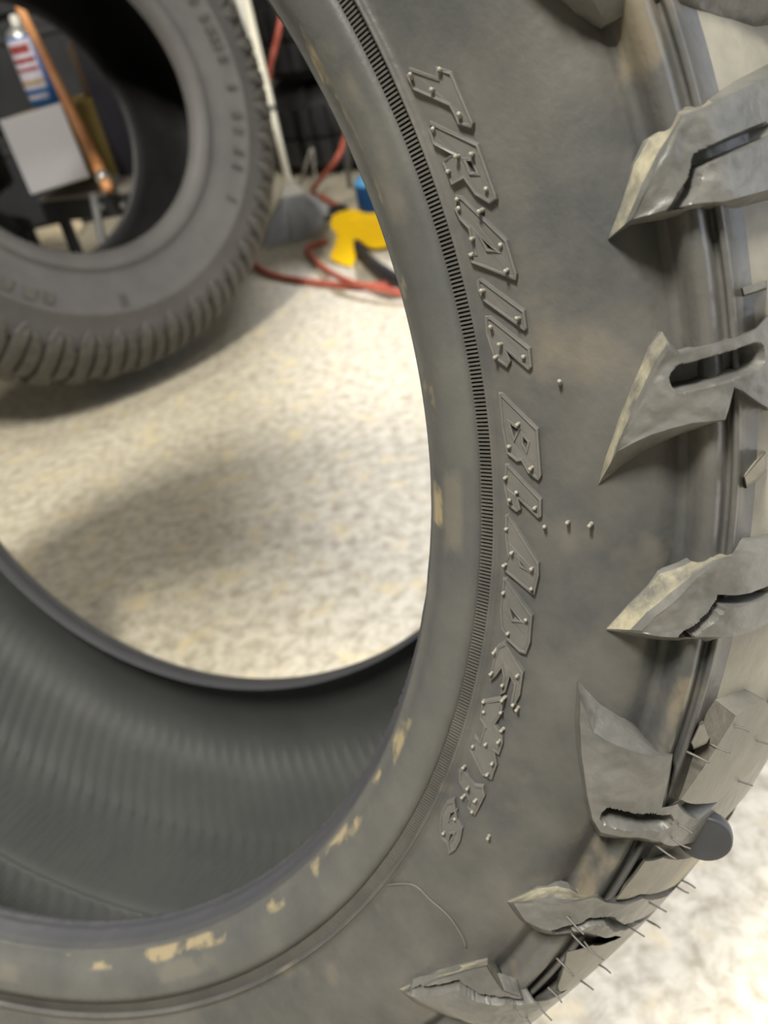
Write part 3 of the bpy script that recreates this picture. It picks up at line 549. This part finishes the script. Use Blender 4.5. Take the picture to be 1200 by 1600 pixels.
# dark tyres lying in a stack: left one and back right
def flat_tyre(loc,R,rb,wd,label,group):
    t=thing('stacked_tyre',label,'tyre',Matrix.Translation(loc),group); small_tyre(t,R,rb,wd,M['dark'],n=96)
    o=None
    for q in range(40):
        if o is None:
            V=[];F=[]
            for z in (-wd+.01,-wd*.55,-wd*.5,-.01):
                for a in (-.05,.05):
                    for r in (R-.022,R): V.append((r*math.cos(a),r*math.sin(a),z))
            for i in (0,8):
                b=i; F+= [(b,b+1,b+3,b+2),(b+4,b+6,b+7,b+5),(b,b+4,b+5,b+1),(b+2,b+3,b+7,b+6),(b+1,b+5,b+7,b+3)]
            o=link('tread_block',V,F,M['dark'],t,smooth=False)
        else: dup(o,t,q*math.tau/40)
    return t
for i,l in enumerate(('dark tyre lying flat at the left behind the leaning tyre, bottom of its pair','dark tyre lying flat at the left behind the leaning tyre, top of its pair')):
    flat_tyre((-.95,2.0,.197+.236*i),.31,.19,.16,l,'dark tyres stacked at the left')
for i,l in enumerate(('bottom dark tyre of the stack behind the broom','middle dark tyre of the stack behind the broom, its rim edge catching light','top dark tyre of the stack behind the broom')):
    flat_tyre((.24+.02*(i==1),3.0-.03*(i==1),.216+.262*i),.36,.20,.18,l,'dark tyres stacked behind the broom')
# broom
BR=thing('broom','cream-handled push broom with grey bristles standing right of the rear tyre','broom',Matrix.Translation(BROOM_SOCK))
b0=Vector(BROOM_SOCK); b1_=Vector(BROOM_TOP); dd=(b1_-b0); top=b0+dd*2.6
j=b0+dd*.42
def T(pts): return [Vector(p)-b0 for p in pts]
tube('handle',T([j+dd*.012,b0+dd*.8,top]),.0105,M['handle'],BR,seg=16,n=5)
tube('lower_handle',T([b0,b0+dd*.2,j-dd*.008]),.0085,M['handle'],BR,seg=16,n=4)
tube('joint_ring',T([j-dd*.014,j+dd*.014]),.0095,M['grey'],BR,seg=16,n=1)
def wedge(name,c0,w0,d0,c1,w1,d1,m,par):
    V=[]
    for c,w_,d_ in ((c0,w0,d0),(c1,w1,d1)):
        for sx_,sy_ in ((-1,-1),(1,-1),(1,1),(-1,1)): V.append(Vector(c)+Vector((sx_*w_/2,sy_*d_/2,0)))
    o=link(name,V,[(0,1,2,3),(7,6,5,4),(0,4,5,1),(1,5,6,2),(2,6,7,3),(3,7,4,0)],m,par,smooth=False)
    bm=bmesh.new(); bm.from_mesh(o.data); bmesh.ops.recalc_face_normals(bm,faces=bm.faces); bmesh.ops.bevel(bm,geom=bm.edges[:],offset=.003,segments=2,affect='EDGES'); bm.to_mesh(o.data); bm.free(); return o
wedge('socket',(0,0,.004),.024,.024,(0,-.002,-.026),.062,.034,M['white'],BR)
V=[];F=[]
for i in range(900):
    u=random.uniform(-1,1); v=random.uniform(-1,1)
    p=Vector((u*.028,-.002+v*.015,-.024)); q=Vector((-.012+u*.088+random.gauss(0,.004),-.02+v*.03+random.gauss(0,.004),-b0.z+.002+.05*max(0,u)**2+random.uniform(0,.006)))
    s_=Vector((.0007,0,0)); t_=Vector((0,.0007,0)); b=len(V); mid=(p+q)/2+Vector((0,0,.006))
    for c in (p,mid,q): V+=[c+s_,c-s_*.5+t_,c-s_*.5-t_]
    for r in (0,3):
        for k in range(3): F.append((b+r+k,b+r+(k+1)%3,b+r+3+(k+1)%3,b+r+3+k))
link('bristles',V,F,M['bristle'],BR,smooth=False,kind='stuff')
# second white pole
tag(tube('white_pole',[WP0,(Vector(WP0)+Vector(WP1))/2,WP1,Vector(WP1)+Vector((0.05,0.09,.6))][::-1] if False else [Vector(WP1)+(Vector(WP0)-Vector(WP1))*-.05,WP1,WP0,Vector(WP0)+(Vector(WP0)-Vector(WP1))*3],.0105,M['white'],n=4),'flat white plastic pole crossing beside the top of the broom handle','pole')
# hoses
tag(tube('air_hose',HOSEA,.0065,M['hose'],seg=10,n=10),'red rubber hose hanging from the dark tyres down to the floor behind the yellow tool','hose')
tag(tube('air_hose',HOSEB,.0065,M['hose'],seg=10,n=10),'red rubber hose looping over the open floor below the broom','hose')
tag(tube('air_hose',HOSEC,.0075,M['hose'],seg=10,n=10),'short orange-red hose hanging high behind the broom handle','hose')
# plastic strap loop
tag(tube('plastic_strap',STRAP,.0035,mat('clear_grey_strap',(.28,.27,.23),.4),seg=6,n=4),'pale bent plastic strap standing on the floor right of the broom','strap')
# blue bottle
bo=thing('blue_bottle','dark blue bottle with light blue shoulder behind the yellow tool','bottle',Matrix.Translation(BOT))
revolve('body',[(0,0),(.036,0),(.039,.005),(.039,.082),(.038,.085)],32,M['navy'],bo); revolve('shoulder',[(.038,.085),(.036,.094),(.026,.100),(.016,.102),(.016,.112),(0,.112)],32,M['sky'],bo)
wb=tag(tube('grey_rod',ROD,.007,M['grey'],n=3),'grey rod leaning upright behind the blue bottle','rod')
# yellow tool
yt=thing('yellow_tool','bright yellow plastic tool with black handle lying on the floor','tool',Matrix.Translation(YC))
def prism(name,pts,thv,m,par):
    o_=Vector(YC) ; pts=[Vector(p)-o_ for p in pts]; n=len(pts); V=pts+[p+Vector(thv) for p in pts]
    F=[tuple(range(n)),tuple(range(n,2*n))[::-1]]+[(i,(i+1)%n,n+(i+1)%n,n+i) for i in range(n)]
    o=link(name,V,F,m,par,smooth=False); bm=bmesh.new(); bm.from_mesh(o.data); bmesh.ops.recalc_face_normals(bm,faces=bm.faces); bmesh.ops.bevel(bm,geom=bm.edges[:],offset=.004,segments=3,affect='EDGES'); bm.to_mesh(o.data); bm.free()
    o.data.polygons.foreach_set('use_smooth',[True]*len(o.data.polygons)); o.data.set_sharp_from_angle(angle=math.radians(40)); return o
prism('body',YB,(0.01,.06,.012),M['yellow'],yt)
prism('foot',YF,(0.005,.045,.0),M['yellow'],yt)
hd=tube('handle',[Vector(p)-Vector(YC) for p in YH],[.012,.016,.015,.012],M['dark'],yt,seg=12,n=6)
# dark oval pad behind the tool
pd=revolve('dark_rubber_pad',[(0,.0),(.036,.0),(.04,.004),(.04,.014),(.036,.019),(0,.019)],32,M['dark'],None); pd.location=PAD; tag(pd,'small round dark rubber pad on the floor behind the yellow tool','pad')
